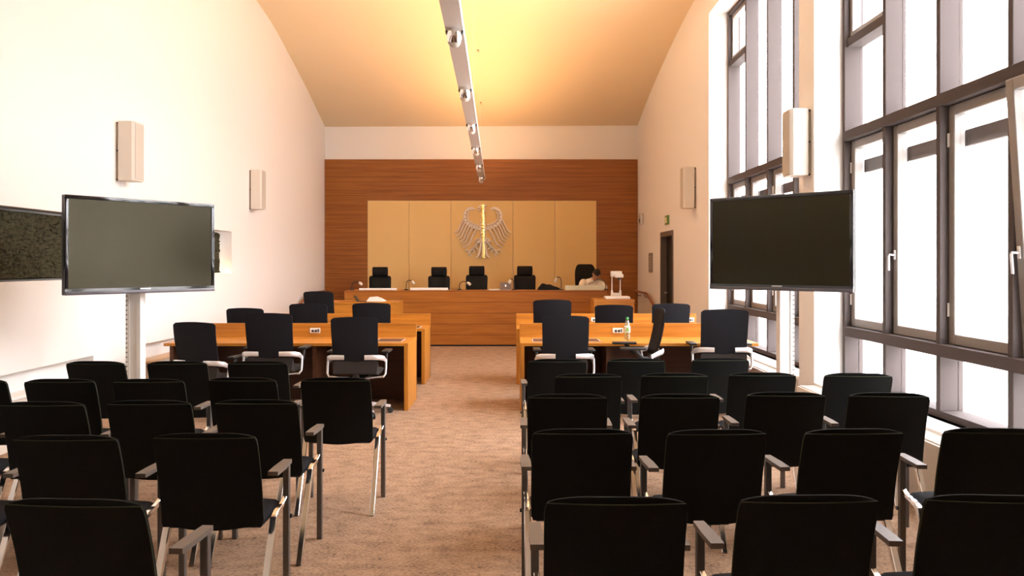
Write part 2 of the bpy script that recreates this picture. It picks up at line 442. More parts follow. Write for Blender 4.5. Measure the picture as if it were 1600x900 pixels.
# ------------------------------------------------------------------ wall loudspeakers
def speaker(lab, y, z0, side):
    w = XL if side < 0 else XR; d = 1 if side < 0 else -1
    t = thing('wall_speaker', lab, 'loudspeaker', (w, y, z0), 0, 'wall loudspeakers')
    b = MB(); b.box(min(0, d*.012), max(0, d*.012), .03, .10, 0, .62); b.box(min(d*.012, d*.055), max(d*.012, d*.055), .05, .08, .04, .08); b.box(min(d*.012, d*.055), max(d*.012, d*.055), .05, .08, .54, .58)
    b.build('bracket', M_bracket, t, smooth=0)
    zs = (-.01, .63)
    poly = [(d*.03, .0), (d*.175, .0), (d*.20, .02), (d*.20, .23), (d*.175, .25), (d*.03, .25)]
    MB().prism(poly, 'z', zs[0], zs[1]).build('case', M_spk, t, smooth=25)
    g = MB(); g.box(min(d*.20, d*.206), max(d*.20, d*.206), .026, .224, zs[0]+.015, zs[1]-.015)
    g.build('grille', M_grille, t, smooth=0)
    for zz in (-.005, .31, .61):
        k = MB(); k.tube([(d*.012, .012, zz), (d*.03, .012, zz)], .009); k.build('bolt', M_dark, t)
speaker('pale wall speaker on left wall above the television, the nearer one', 8.62, 2.51, -1)
speaker('pale wall speaker on left wall further back, above the desks', 13.0, 2.50, -1)
speaker('pale wall speaker on the pier between the two windows', 7.66, 2.46, 1)
speaker('pale wall speaker on right wall between door and far window', 12.45, 2.48, 1)

# small things on the right wall
t = thing('wall_detector', 'small grey rounded device high on right wall near panelling', 'wall device', (XR, 17.55, 2.46))
MB().box(-.07, 0, -.09, .09, 0, .24, .02, 3).build('case', M_sil, t); MB().box(-.078, -.069, -.05, .05, .05, .12, .002, 1).build('sensor_window', M_plast, t)
t = thing('wall_plaque', 'grey rectangular notice plate on right wall beside door', 'plaque', (XR, 16.5, 1.42))
MB().box(-.02, 0, -.20, .20, 0, .40, .004, 1).build('plate', mat('plaque_grey', (.26, .22, .17), .5), t)
for i in range(5): MB().box(-.0215, -.0195, -.16, .16-(i % 2)*.08, .31-i*.055, .325-i*.055).build('text_line', mat('plaque_line', (.5, .45, .36), .5), t, smooth=0)
t = thing('exit_sign', 'small green emergency exit sign above the dark door', 'sign', (XR, 14.75, 2.32))
MB().box(-.025, 0, -.16, .16, 0, .17, .003, 1).build('plate', M_sign, t)
p = MB(); p.box(-.029, -.024, .03, .12, .03, .14); p.build('door_mark', M_signw, t, smooth=0)
p = MB(); p.ball((-.027, -.015, .135), (.003, .013, .013), 2); p.tube([(-.027, -.02, .12), (-.027, -.045, .08), (-.027, -.075, .05), (-.027, -.10, .035)], .008); p.tube([(-.027, -.045, .08), (-.027, -.02, .055), (-.027, -.025, .03)], .008); p.tube([(-.027, -.055, .11), (-.027, -.02, .11), (-.027, .01, .095)], .006)
p.build('running_figure', M_signw, t)
t = thing('light_switch', 'small white switch on left wall near the panelling', 'switch', (XL, 17.4, 1.22))
MB().box(0, .012, -.05, .05, 0, .10, .003, 1).build('plate', M_white, t); MB().box(.012, .02, -.03, .03, .02, .08, .002, 1).build('rocker', M_white, t)

# handrails -----------------------------------------------------------------
def handrail(lab, side):
    w, d = (XL, 1) if side < 0 else (XR, -1)
    t = thing('handrail', lab, 'handrail', (0, 0, 0), 0)
    x = w+d*.09
    MB().tube([(x, 18.15, .985), (x, 16.6, .985), (x, 16.45, .97), (x, 15.0, .60), (x, 14.9, .59)], .024, 12).build('rail', M_rail, t)
    for (y, z) in ((17.8, .985), (16.75, .985), (15.25, .665)):
        MB().tube([(w, y, z-.09), (w+d*.07, y, z-.09), (x, y, z-.06), (x, y, z-.02)], .009).build('bracket', M_darkframe, t)
handrail('brown wooden handrail on the left wall behind the desks', -1)
handrail('brown wooden handrail on the right wall below the plaque', 1)

# ------------------------------------------------------------------ ceiling light track
TZ = 3.38
TY0, TY1 = 1.0, 17.05
tx = lambda y: -.345-.0185*(y-1.0)
tr = thing('light_track', 'long silver hanging light beam with recessed spots above the aisle', 'ceiling light', (tx(9), 9, TZ))
tr.rotation_euler = (0, 0, math.atan(.0185))
L0, L1 = TY0-9, TY1-9
pr = MB(); pr.box(-.068, .068, L0, L1, .0, .012); pr.box(-.068, -.058, L0, L1, .012, .085); pr.box(.058, .068, L0, L1, .012, .085); pr.box(-.058, .058, L0, L0+.01, .012, .085); pr.box(-.058, .058, L1-.01, L1, .012, .085); pr.box(-.058, .058, L0+.01, L1-.01, .02, .03)
pr.build('beam', mat('track_metal', (.78, .74, .70), .5, metal=.1), tr, smooth=0)
SPY = [2.0, 4.03, 6.06, 8.1, 10.15, 12.2, 14.3, 16.3]
for y in SPY:
    l = MB(); Mx = Matrix.Rotation(math.radians(215), 4, 'X')
    l.lathe([(.016, -.05), (.040, -.03), (.053, .0), (.057, .035), (.057, .05), (.050, .052), (.044, .035), (.012, .0)], (0, y-9, -.035), 20, Mx)
    so = l.build('spotlight', M_chrome, tr)
    hd_ = MB(); hd_.lathe([(.050, .046), (.050, .075), (.036, .098), (.030, .098), (.042, .075), (.044, .05)], (0, y-9, -.035), 20, Mx); hd_.build('lens_hood', M_spk, so)
    MB().ball((0, y-9+.012, -.055), .018, 2).build('bulb', M_bulb, so)
    q = MB(); q.tube([(-.06, y-9+.03, -.004), (-.06, y-9+.03, -.03), (-.052, y-9+.02, -.035)], .008); q.tube([(.06, y-9+.03, -.004), (.06, y-9+.03, -.03), (.052, y-9+.02, -.035)], .008)
    q.build('yoke', M_plast, so)
for y in (2.5, 7.0, 11.2, 15.4):
    MB().tube([(0, y-9, .03), (0, y-9, ceil_z(tx(y), y)-TZ-.002)], .0012, 6).build('cable', M_white, tr)

for lab, u, v in (('tiny dark hook on the ceiling right of the light beam, the nearer one', 747, 78), ('tiny dark hook on the ceiling right of the light beam, towards the back wall', 751, 160)):
    yy = 10.0
    while Zv(v, yy) < ceil_z(U(u, yy), yy) and yy < 18.2: yy += .01
    hk = thing('ceiling_hook', lab, 'hook', (U(u, yy), yy, ceil_z(U(u, yy), yy)), 0, 'hooks on the ceiling')
    MB().lathe([(.022, .02), (.022, -.006), (.012, -.012)], n=14).build('rosette', M_brown, hk)
    MB().tube([(0, 0, -.01), (0, 0, -.03), (.012, 0, -.042), (.02, 0, -.03)], .004, 6).build('hook', M_brown, hk)
# ------------------------------------------------------------------ televisions
def television(lab, pa, pb, zb, zt, colx, coly):
    """pa / pb: left and right lower corners (x,y) as seen by the camera"""
    a = Vector((*pa, 0)); b = Vector((*pb, 0)); c = (a+b)/2; wv = (b-a); W = wv.length
    rz = math.atan2(wv.y, wv.x)
    t = thing('television', lab, 'television', (c.x, c.y, 0), rz)
    hh = zt-zb; e = .016
    m = MB(); m.box(-W/2, W/2, .012, .05, zb, zt, .006, 2); m.box(-W/2+.25, W/2-.25, .05, .085, zb+.12, zt-.15, .01, 2); m.build('housing', M_plast, t)
    f = MB(); f.box(-W/2, W/2, -.006, .012, zb+.028, zb+.05); f.box(-W/2, W/2, -.006, .012, zt-.03, zt, .004, 2); f.box(-W/2, -W/2+.03, -.006, .012, zb+.05, zt-.03, .004, 2); f.box(W/2-.03, W/2, -.006, .012, zb+.05, zt-.03, .004, 2)
    f.build('bezel', M_bezel, t)
    MB().box(-W/2, W/2, -.012, .012, zb, zb+.028, .005, 2).build('lower_trim', M_bezel2, t)
    MB().box(-W/2+.03, W/2-.03, -.001, .010, zb+.05, zt-.03).build('screen', M_screen, t, smooth=0)
    MB().box(-.045, .045, -.0075, -.006, zb+.034, zb+.043).build('brand_mark', M_sil, t, smooth=0)
    # column: aluminium profile with a slotted centre and hole strips
    cw = MB(); cw.box(-.062, -.030, -.05, .05, .03, zt-.15); cw.box(.030, .062, -.05, .05, .03, zt-.15); cw.box(-.030, .030, -.042, .042, .03, zt-.15)
    cc = Matrix.Rotation(-rz, 2) @ Vector((colx, coly))
    col = cw.build('column', M_white, t, (cc.x, cc.y, 0), smooth=0); col.rotation_euler = (0, 0, -rz)
    sd = -1 if c.x < 0 else 1
    hs = MB(); hs.box(min(sd*.046, sd*.061), max(sd*.046, sd*.061), -.0515, -.0498, .10, zb+.1); st = hs.build('hole_strip', M_holes, col, smooth=0)
    MB().box(-.16, .16, .07, .11, (zb+zt)/2-.15, (zb+zt)/2+.15).build('mount_plate', M_plast, t, smooth=0)
    bp = MB().box(-.30, .30, -.27, .27, 0, .03, .008, 2).build('base_plate', M_alu, t, (cc.x, cc.y, 0)); bp.rotation_euler = (0, 0, -rz)
    return t
television('large television on white column stand before the left wall niche', (-3.48, 6.22), (-2.71, 7.28), 1.352, 2.14, U(212, 6.85)+3.095, .10)
television('large television on white column stand in front of the right windows', (1.80, 7.27), (2.72, 6.37), 1.370, 2.19, U(1227, 6.95)-2.26, .13)

# ------------------------------------------------------------------ visitor chairs
def make_visitor_chair():
    t = thing('visitor_chair', 'x', 'chair', (0, 0, 0))
    def hw(tt): return .222 - (0 if tt < .955 else .007*(1-math.sqrt(max(0, 1-((tt-.955)/.045)**2))))
    def yb(tt): return .10*(1-tt) + .015*math.sin(PI*tt)
    def sa(s, tt): return (s*hw(tt), yb(tt)+.016*s*s, .456-.028*(1-s*s)*(1-tt)**2+.396*tt)
    def sb(s, tt): p = sa(s, tt); return (p[0], p[1]+.010, p[2])
    MB().slab(sa, sb, 18, 24).build('backrest_shell', M_fab, t)
    def ca(s, tt): p = sa(s, tt); return (p[0]*.985, p[1]+.011, p[2]+.002+.020*(1-s**4)*tt**6)
    def cb(s, tt):
        p = ca(s, tt); k = (1-abs(s)**6)*(1-abs(2*tt-1)**10)
        return (p[0], p[1]+.012+.024*k, p[2])
    MB().slab(ca, cb, 18, 24).build('back_cushion', M_fab, t)
    pts = [sa(-1, j/12) for j in range(0, 13)] + [sa(-1+2*i/12, 1) for i in range(1, 12)] + [sa(1, 1-j/12) for j in range(0, 13)]
    MB().tube([(p[0], p[1]+.004, p[2]) for p in pts], .0028, 6, up=Vector((0, 1, 0))).build('piping', M_seam, t)
    def top(s, tt):
        y = .11+.34*tt; z = .478+.012*(1-s*s)-.03*max(0, tt-.8)**2/.04
        return (s*(.222-.012*max(0, tt-.9)*10), y, z - (.012 if abs(s) > .95 else 0))
    def bot(s, tt): p = top(s, tt); return (p[0]*.97, p[1], .442 - (.0 if tt < .85 else .006))
    MB().slab(top, bot, 16, 14).build('seat', M_fab2, t)
    u = MB(); u.box(-.2, .2, .15, .40, .425, .442); u.build('seat_pan', M_plast, t, smooth=0)
    for sgn in (-1, 1):
        x = sgn*.238
        MB().tube([(x, -.01, 0), (x, .235, .452)], .0155, square=True).build('leg', M_chrome, t)
        MB().tube([(sgn*.247, .405, 0), (sgn*.247, .405, .645)], .0145, square=True, sx=1.0, sy=1.1).build('leg', M_post, t)
        MB().tube([(x, .22, .444), (x, .26, .458), (x, .32, .464), (x, .37, .470), (sgn*.244, .40, .492)], [.013, .0125, .011, .011, .010], square=True).build('seat_rail', M_chrome, t)
        poly = [(sgn*.220, .19), (sgn*.266, .19), (sgn*.269, .30), (sgn*.267, .425), (sgn*.228, .425), (sgn*.220, .30)]
        MB().prism(poly, 'z', .645, .664).build('armrest', M_arm, t, smooth=0)
        MB().tube([(sgn*.245, .415, .395), (sgn*.270, .415, .395)], .010).build('row_connector', M_plast, t)
    MB().tube([(-.235, .27, .434), (.235, .27, .434)], .010).build('crossbar', M_chrome, t)
    return t
vc = make_visitor_chair()
ROWN = {'A': 'in the row nearest the desks', 'B': 'in the second row from the desks', 'C': 'in the middle row', 'D': 'in the fourth row from the desks', 'E': 'in the rearmost row nearest the camera'}
LEFT = {'A': [(146, 565), (275, 565), (401, 565)],
        'B': [(-49, 593), (90, 593), (230, 593), (376, 591), (523, 591)],
        'C': [(-104, 629), (62, 629), (230, 627), (398, 626)],
        'D': [(-122, 682), (97, 682), (317, 679)],
        'E': [(108, 783)]}
RIGHT = {'A': [(871, 562), (995, 561), (1127, 560)],
         'B': [(920, 585), (1055, 584), (1193, 583), (1343, 584)],
         'C': [(887, 617), (1064, 617), (1230, 614), (1392, 615)],
         'D': [(911, 672), (1123, 673), (1338, 672), (1560, 671)],
         'E': [(964, 780), (1269, 777), (1565, 777)]}
ORD = ['first', 'second', 'third', 'fourth', 'fifth']
first = True
for blk, rows in (('left', LEFT), ('right', RIGHT)):
    for r, lst in rows.items():
        seq = lst[::-1] if blk == 'left' else lst
        for k, (u, v) in enumerate(seq):
            Y = (H-.872)*F/(v-HV); X = (u-800)*Y/F
            place = 'beside the aisle' if k == 0 else ORD[k]+' from the aisle'
            lab = 'black visitor chair %s, %s, %s block' % (place, ROWN[r], blk)
            rz = math.radians(random.uniform(-2.5, 2.5))
            if blk == 'left' and r == 'E': rz = math.radians(-3)
            if blk == 'right' and r in 'BCDE' and k == len(seq)-1: rz = math.radians(-4)
            if first:
                vc.location = (X, Y, 0); vc.rotation_euler = (0, 0, rz); vc['label'] = lab; vc['group'] = 'black visitor chairs in rows'; first = False
            else: dup(vc, (X, Y, 0), rz, lab)

# ------------------------------------------------------------------ swivel desk chairs
def star_base(t, hub_z=.10, r=.33, moving=0.0, colz=.42):
    b = MB()
    for k in range(5):
        a = 2*PI*k/5+PI/2; c, s = math.cos(a), math.sin(a)
        b.tube([(.02*c, .02*s, .115), (.15*c, .15*s, .105), (r*c, r*s, .075)], [.024, .020, .014], square=True, up=Vector((0, 0, 1)))
    b.lathe([(.045, .07), (.045, .13), (.03, .15)]); b.build('star_base', M_alu, t)
    for k in range(5):
        a = 2*PI*k/5+PI/2; c, s = math.cos(a), math.sin(a)
        m = MB(); Mr = Matrix.Rotation(a, 4, 'Z') @ Matrix.Rotation(PI/2, 4, 'X')
        for o in (-.017, .006):
            m.lathe([(.02, o), (.030, o+.002), (.030, o+.010), (.02, o+.012)], (r*c, r*s, .030), 16, Mr)
        m.tube([(r*c, r*s, .03), (r*c, r*s, .075)], .010); m.build('caster', M_plast, t)
    MB().tube([(0, 0, .12), (0, 0, colz)], .025, 14).build('gas_column', M_plast, t)
def make_desk_chair():
    t = thing('swivel_chair', 'x', 'chair', (0, 0, 0))
    star_base(t)
    n0 = len(kids(t))
    # all above the column: seat, back, arms
    def W(tt): return .233+.010*tt - (0 if tt < .93 else .03*(1-math.sqrt(max(0, 1-((tt-.93)/.07)**2))))
    def ba(s, tt): return (s*W(tt), -.215-.085*tt**1.2+.03*s*s*(1-.3*tt)-.02*math.sin(PI*tt), .615+.465*tt + .012*(1-s*s)*tt**4)
    def bb(s, tt): p = ba(s, tt); k = (1-abs(s)**8)*(1-abs(2*tt-1)**10); return (p[0], p[1]+.012+.022*k, p[2])
    MB().slab(ba, bb, 18, 24).build('backrest', M_fab2, t)
    def top(s, tt):
        y = -.215+.455*tt; return (s*(.235-.03*max(0, tt-.8)*5*.4), y, .520+.105*max(0, (.22-tt)/.22)**1.6+.01*s*s-.03*max(0, tt-.75)**2/.06 - (.014 if abs(s) > .95 else 0))
    def bot(s, tt): p = top(s, tt); return (p[0]*.94, p[1]-.012*max(0, 1-tt*5), .472+.03*max(0, (.2-tt)/.2))
    MB().slab(top, bot, 16, 18).build('seat', M_seat, t)
    m = MB(); m.box(-.10, .10, -.16, .14, .39, .452, .015, 2); m.tube([(0, -.10, .43), (0, -.17, .445), (0, -.20, .50)], [.035, .03, .02], sx=1.4, sy=.6)
    m.build('mechanism', M_plast, t)
    for g in (-1, 1):
        # silver loop: a flat band from the back, out round the side, down and in under the seat
        xs = [(.105, -.272, .672), (.19, -.262, .672), (.255, -.240, .668), (.292, -.19, .655), (.302, -.12, .625)]
        MB().tube([(g*x, y, z) for x, y, z in xs], [.024, .025, .026, .025, .020], 10, sx=1.0, sy=.32, up=Vector((0, 0, 1))).build('arm_bracket', M_alu, t)
        MB().tube([(g*.302, -.12, .635), (g*.305, -.135, .56), (g*.303, -.15, .49), (g*.283, -.165, .460), (g*.13, -.175, .450), (g*.07, -.12, .44)], .012, 10).build('arm_loop', M_alu, t)
        MB().tube([(g*.300, -.11, .60), (g*.292, -.03, .61), (g*.285, .05, .70)], [.024, .022, .02], 10, sx=.6).build('arm_post', M_plast, t)
        MB().box(g*.285-.042, g*.285+.042, -.07, .19, .695, .720, .011, 3).build('arm_pad', M_plast, t)
    return t, kids(t)[n0:]
def raise_kids(t, dz, base=('star_base', 'caster', 'gas_column')):
    for c in kids(t):
        if not c.name.split('.')[0] in base: c.location.z += dz
dc, _ = make_desk_chair()
# (u of back centre, Y of back, v of top, rotation, label); rotation 0 faces away from the camera
DC = [(302, 8.15, 503, -13, 'black swivel desk chair turned rightwards at the left end of the left front desk'),
      (419, 8.15, 489, 0, 'black swivel desk chair at the middle of the left front desk'),
      (553, 8.2, 495, 0, 'black swivel desk chair by the aisle end of the left front desk'),
      (884, 8.2, 493, 0, 'black swivel desk chair by the aisle end of the right front desk'),
      (1034, 8.3, 482, 91, 'black swivel desk chair turned sideways beside the bottle'),
      (1133, 8.2, 483, -3, 'black swivel desk chair at the window end of the right front desk'),
      (382, 10.1, 481, -4, 'black swivel chair at the wall end of the left rear desk'),
      (481, 10.1, 474, -2, 'black swivel chair at the middle of the left rear desk'),
      (580, 10.1, 473, 0, 'black swivel chair at the aisle end of the left rear desk'),
      (497, 12.35, 455, -8, 'black swivel chair pulled up to the clerk desk by the left handrail'),
      (863, 10.1, 468, 0, 'black swivel chair at the aisle end of the right rear desk'),
      (959, 10.1, 476, -10, 'black swivel chair turned slightly at the middle of the right rear desk'),
      (1049, 10.1, 474, 2, 'black swivel chair at the window end of the right rear desk')]
for k, (u, Y, v, rz, lab) in enumerate(DC):
    r = math.radians(rz); X = (u-800)*Y/F
    off = Matrix.Rotation(r, 2) @ Vector((0, .285))
    loc = (X+off.x, Y+off.y, 0)
    dz = Zv(v, Y)-1.092
    c = dc if k == 0 else dup(dc, loc, r, lab)
    if k == 0: first_dz = dz; loc0 = loc; r0 = r
    else: raise_kids(c, dz)
dc.location = loc0; dc.rotation_euler = (0, 0, r0); dc['label'] = DC[0][4]; raise_kids(dc, first_dz)
for o in list(COL.objects):
    if o.name.split('.')[0] == 'swivel_chair': o['group'] = 'black swivel desk chairs at the desks'

# ------------------------------------------------------------------ judges' chairs on the platform
def make_judge_chair(tall=False):
    t = thing('high_back_chair', 'x', 'chair', (0, 0, 0))
    star_base(t, colz=.44)
    def W(tt):
        if tall: return .245+.015*math.sin(PI*tt) - (0 if tt < .72 else .10*(1-math.sqrt(max(0, 1-((tt-.72)/.28)**2))))
        return .222+.012*tt - (0 if tt < .9 else .03*(1-math.sqrt(max(0, 1-((tt-.9)/.1)**2))))
    BH = .82 if tall else .57
    def ba(s, tt): return (s*W(tt), -.20-.09*tt+.03*s*s, .52+BH*tt)
    def bb(s, tt): p = ba(s, tt); k = (1-abs(s)**6)*(1-abs(2*tt-1)**8); return (p[0], p[1]+.02+.045*k, p[2])
    MB().slab(ba, bb, 20, 44 if tall else 18).build('backrest', M_leather, t)
    if not tall:
        def ha(s, tt):
            w = .166-.010*abs(2*tt-1)**4 - .01*math.sin(PI*tt)*0
            return (s*w, -.285+.03*s*s, 1.06+.22*tt)
        def hb(s, tt): p = ha(s, tt); k = (1-abs(s)**6)*(1-abs(2*tt-1)**4); return (p[0], p[1]+.02+.05*k, p[2])
        MB().slab(ha, hb, 14, 12).build('headrest', M_leather, t)
    MB().box(-.235, .235, -.21, .24, .45, .54, .03, 3).build('seat', M_leather, t)
    MB().box(-.1, .1, -.14, .14, .41, .455, .01, 1).build('mechanism', M_plast, t)
    for g in (-1, 1):
        MB().tube([(g*.12, 0, .44), (g*.27, 0, .45), (g*.285, 0, .50), (g*.285, 0, .67)], .013).build('arm_post', M_alu, t)
        MB().box(g*.285-.035, g*.285+.035, -.13, .13, .665, .69, .01, 2).build('arm_pad', M_plast, t)
    return t
jc = make_judge_chair()
JC = [(594, 16.85, 8, 'black high-back chair at the left end of the judges bench'),
      (686, 16.85, 3, 'black high-back chair second from the left behind the judges bench'),
      (745, 16.85, -2, 'black high-back chair behind the middle of the bench below the eagle'),
      (820, 16.85, 0, 'black high-back chair behind the silver laptop'),
      (914, 17.0, 24, 'black high-back chair behind the person in a white shirt')]
for k, (u, Y, rz, lab) in enumerate(JC):
    r = math.radians(180+rz); X = (u-800)*(Y+.25)/F; off = Matrix.Rotation(r, 2) @ Vector((0, .25))
    loc = (X+off.x, Y+.25+off.y, .25)
    if k == 0: jc.location = loc; jc.rotation_euler = (0, 0, r); jc['label'] = lab; jc['group'] = 'high-back chairs behind the bench'; src = jc
    else:
        if k == 4:
            c = make_judge_chair(True); c.location = loc; c.rotation_euler = (0, 0, r); c['label'] = lab; c['group'] = jc['group']
        else: c = dup(jc, loc, r, lab)
        if k in (2, 3): raise_kids(c, .02)

# ------------------------------------------------------------------ desks
def desk(lab, x0, x1, y0, dep, aisle, sockets, flaps, supports):
    """aisle: +1 = finished end panel at x1, -1 at x0"""
    t = thing('court_desk', lab, 'desk', ((x0+x1)/2, y0, 0), 0, 'wooden desks facing the bench')
    cx = (x0+x1)/2; a, b = x0-cx, x1-cx; zt = .735; zs = .895
    ea, eb = (a, b-.045) if aisle > 0 else (a+.045, b)
    m = MB(); m.box(ea, eb, 0, dep, zt-.032, zt, .002, 1); m.build('tabletop', M_wood, t, smooth=0)
    e = MB(); xx = (b-.045, b) if aisle > 0 else (a, a+.045)
    e.box(xx[0], xx[1], 0, dep, 0, zt, .002, 1); e.build('end_panel', M_woodv, t, smooth=0)
    s = MB(); s.box(a, b, dep, dep+.035, zt-.04, zs, .002, 1); s.build('back_screen', M_wood, t, smooth=0)
    MB().box(a, b, dep, dep+.033, .0, zt-.04).build('modesty_panel', M_under, t, smooth=0)  # lower board of the screen, coloured dark to stand in for shade
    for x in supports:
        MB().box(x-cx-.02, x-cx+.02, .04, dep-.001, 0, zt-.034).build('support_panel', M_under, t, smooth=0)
    MB().box(ea, eb, dep-.10, dep-.06, zt-.11, zt-.034).build('cable_tray', M_plast, t, smooth=0)
    for x in sockets:
        so = MB(); so.box(x-cx-.062, x-cx+.062, dep-.010, dep, zt+.045, zt+.105, .003, 1)
        p = so.build('socket_plate', M_white, t, smooth=0)
        q = MB()
        for o in (-.025, .012): q.lathe([(.015, 0), (.015, .006)], (x-cx+o, dep-.009, zt+.070), 14, Matrix.Rotation(PI/2, 4, 'X'))
        q.box(x-cx+.032, x-cx+.052, dep-.013, dep-.010, zt+.06, zt+.075); q.box(x-cx+.032, x-cx+.052, dep-.013, dep-.010, zt+.08, zt+.092)
        q.build('outlet', M_plast, p)
    for (fa, fb) in flaps:
        f = MB(); yy = (dep*.18, dep*.62)
        f.box(fa-cx, fb-cx, yy[0], yy[1], zt, zt+.003); f.box
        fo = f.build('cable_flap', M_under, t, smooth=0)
        g = MB(); w = .014; h0, h1 = zt, zt+.006
        g.box(fa-cx-w, fb-cx+w, yy[0]-w, yy[0], h0, h1); g.box(fa-cx-w, fb-cx+w, yy[1], yy[1]+w, h0, h1); g.box(fa-cx-w, fa-cx, yy[0], yy[1], h0, h1); g.box(fb-cx, fb-cx+w, yy[0], yy[1], h0, h1)
        g.build('flap_rim', M_sil, fo, smooth=0)
    return t
desk('orange-brown wooden desk left of the aisle, nearest the visitor chairs', -3.79, -1.13, 8.70, .76, 1, [U(491, 9.42)], [(U(591, 9.0), U(629, 9.0))], [-2.16, -3.72])
desk('orange-brown wooden desk right of the aisle with a bottle on top', .09, 2.685, 8.70, .76, -1, [U(966, 9.42)], [(U(833, 9.0), U(850, 9.0)+.18), (U(905, 9.0), U(935, 9.0))], [.55, 1.05, 2.55])
desk('orange-brown wooden desk left of the aisle, nearer the bench', -3.79, -1.155, 10.60, .70, 1, [], [(U(640, 10.8), U(655, 10.8))], [-2.4, -3.72])
desk('orange-brown wooden desk right of the aisle, nearer the bench', .06, 2.60, 10.60, .70, -1, [U(931, 11.25), U(1082, 11.25)-.03], [], [1.2, 2.5])

# bench ---------------------------------------------------------------------
bx0, bx1, by, bz = U(538, 15.5), U(948, 15.5), 15.5, Zv(454, 15.5)
b = thing('judges_bench', 'long wooden judges bench below the eagle emblem', 'bench', ((bx0+bx1)/2, by, 0))
w2 = (bx1-bx0)/2
MB().box(-w2, w2, 0, .04, .03, bz-.03, .003, 1).build('front_panel', M_bench, b, smooth=0)
MB().box(-w2+.02, w2-.02, .012, .04, 0, .03).build('plinth', M_dark, b, smooth=0)
MB().box(-w2, w2, 0, .62, bz-.03, bz, .003, 1).build('top_board', M_bench, b, smooth=0)
for g in (-1, 1):
    MB().box(min(g*w2, g*(w2-.04)), max(g*w2, g*(w2-.04)), .06, .60, .25, bz-.03).build('side_panel', M_bench, b, smooth=0)
def block(name, lab, x0, x1, y0, y1, z):
    t = thing(name, lab, 'desk', ((x0+x1)/2, y0, 0)); hw = (x1-x0)/2; d = y1-y0
    MB().box(-hw, hw, 0, d, z-.035, z, .003, 1).build('tabletop', M_wood, t, smooth=0)
    MB().box(-hw+.005, hw-.005, .01, .045, 0, z-.036).build('front_panel', M_wood, t, smooth=0)
    for g in (-1, 1): MB().box(min(g*(hw-.005), g*(hw-.04)), max(g*(hw-.005), g*(hw-.04)), .046, d-.01, 0, z-.036).build('side_panel', M_woodv, t, smooth=0)
    return t
block('clerk_desk', 'small wooden clerk desk with papers left of the bench front', U(500, 13.5), U(622, 13.5), 13.5, 14.2, Zv(472, 13.5))
zr = Zv(468, 13.5)
block('witness_desk', 'small wooden desk carrying the white document camera', U(928, 13.5), U(992, 13.5), 13.5, 14.15, zr)

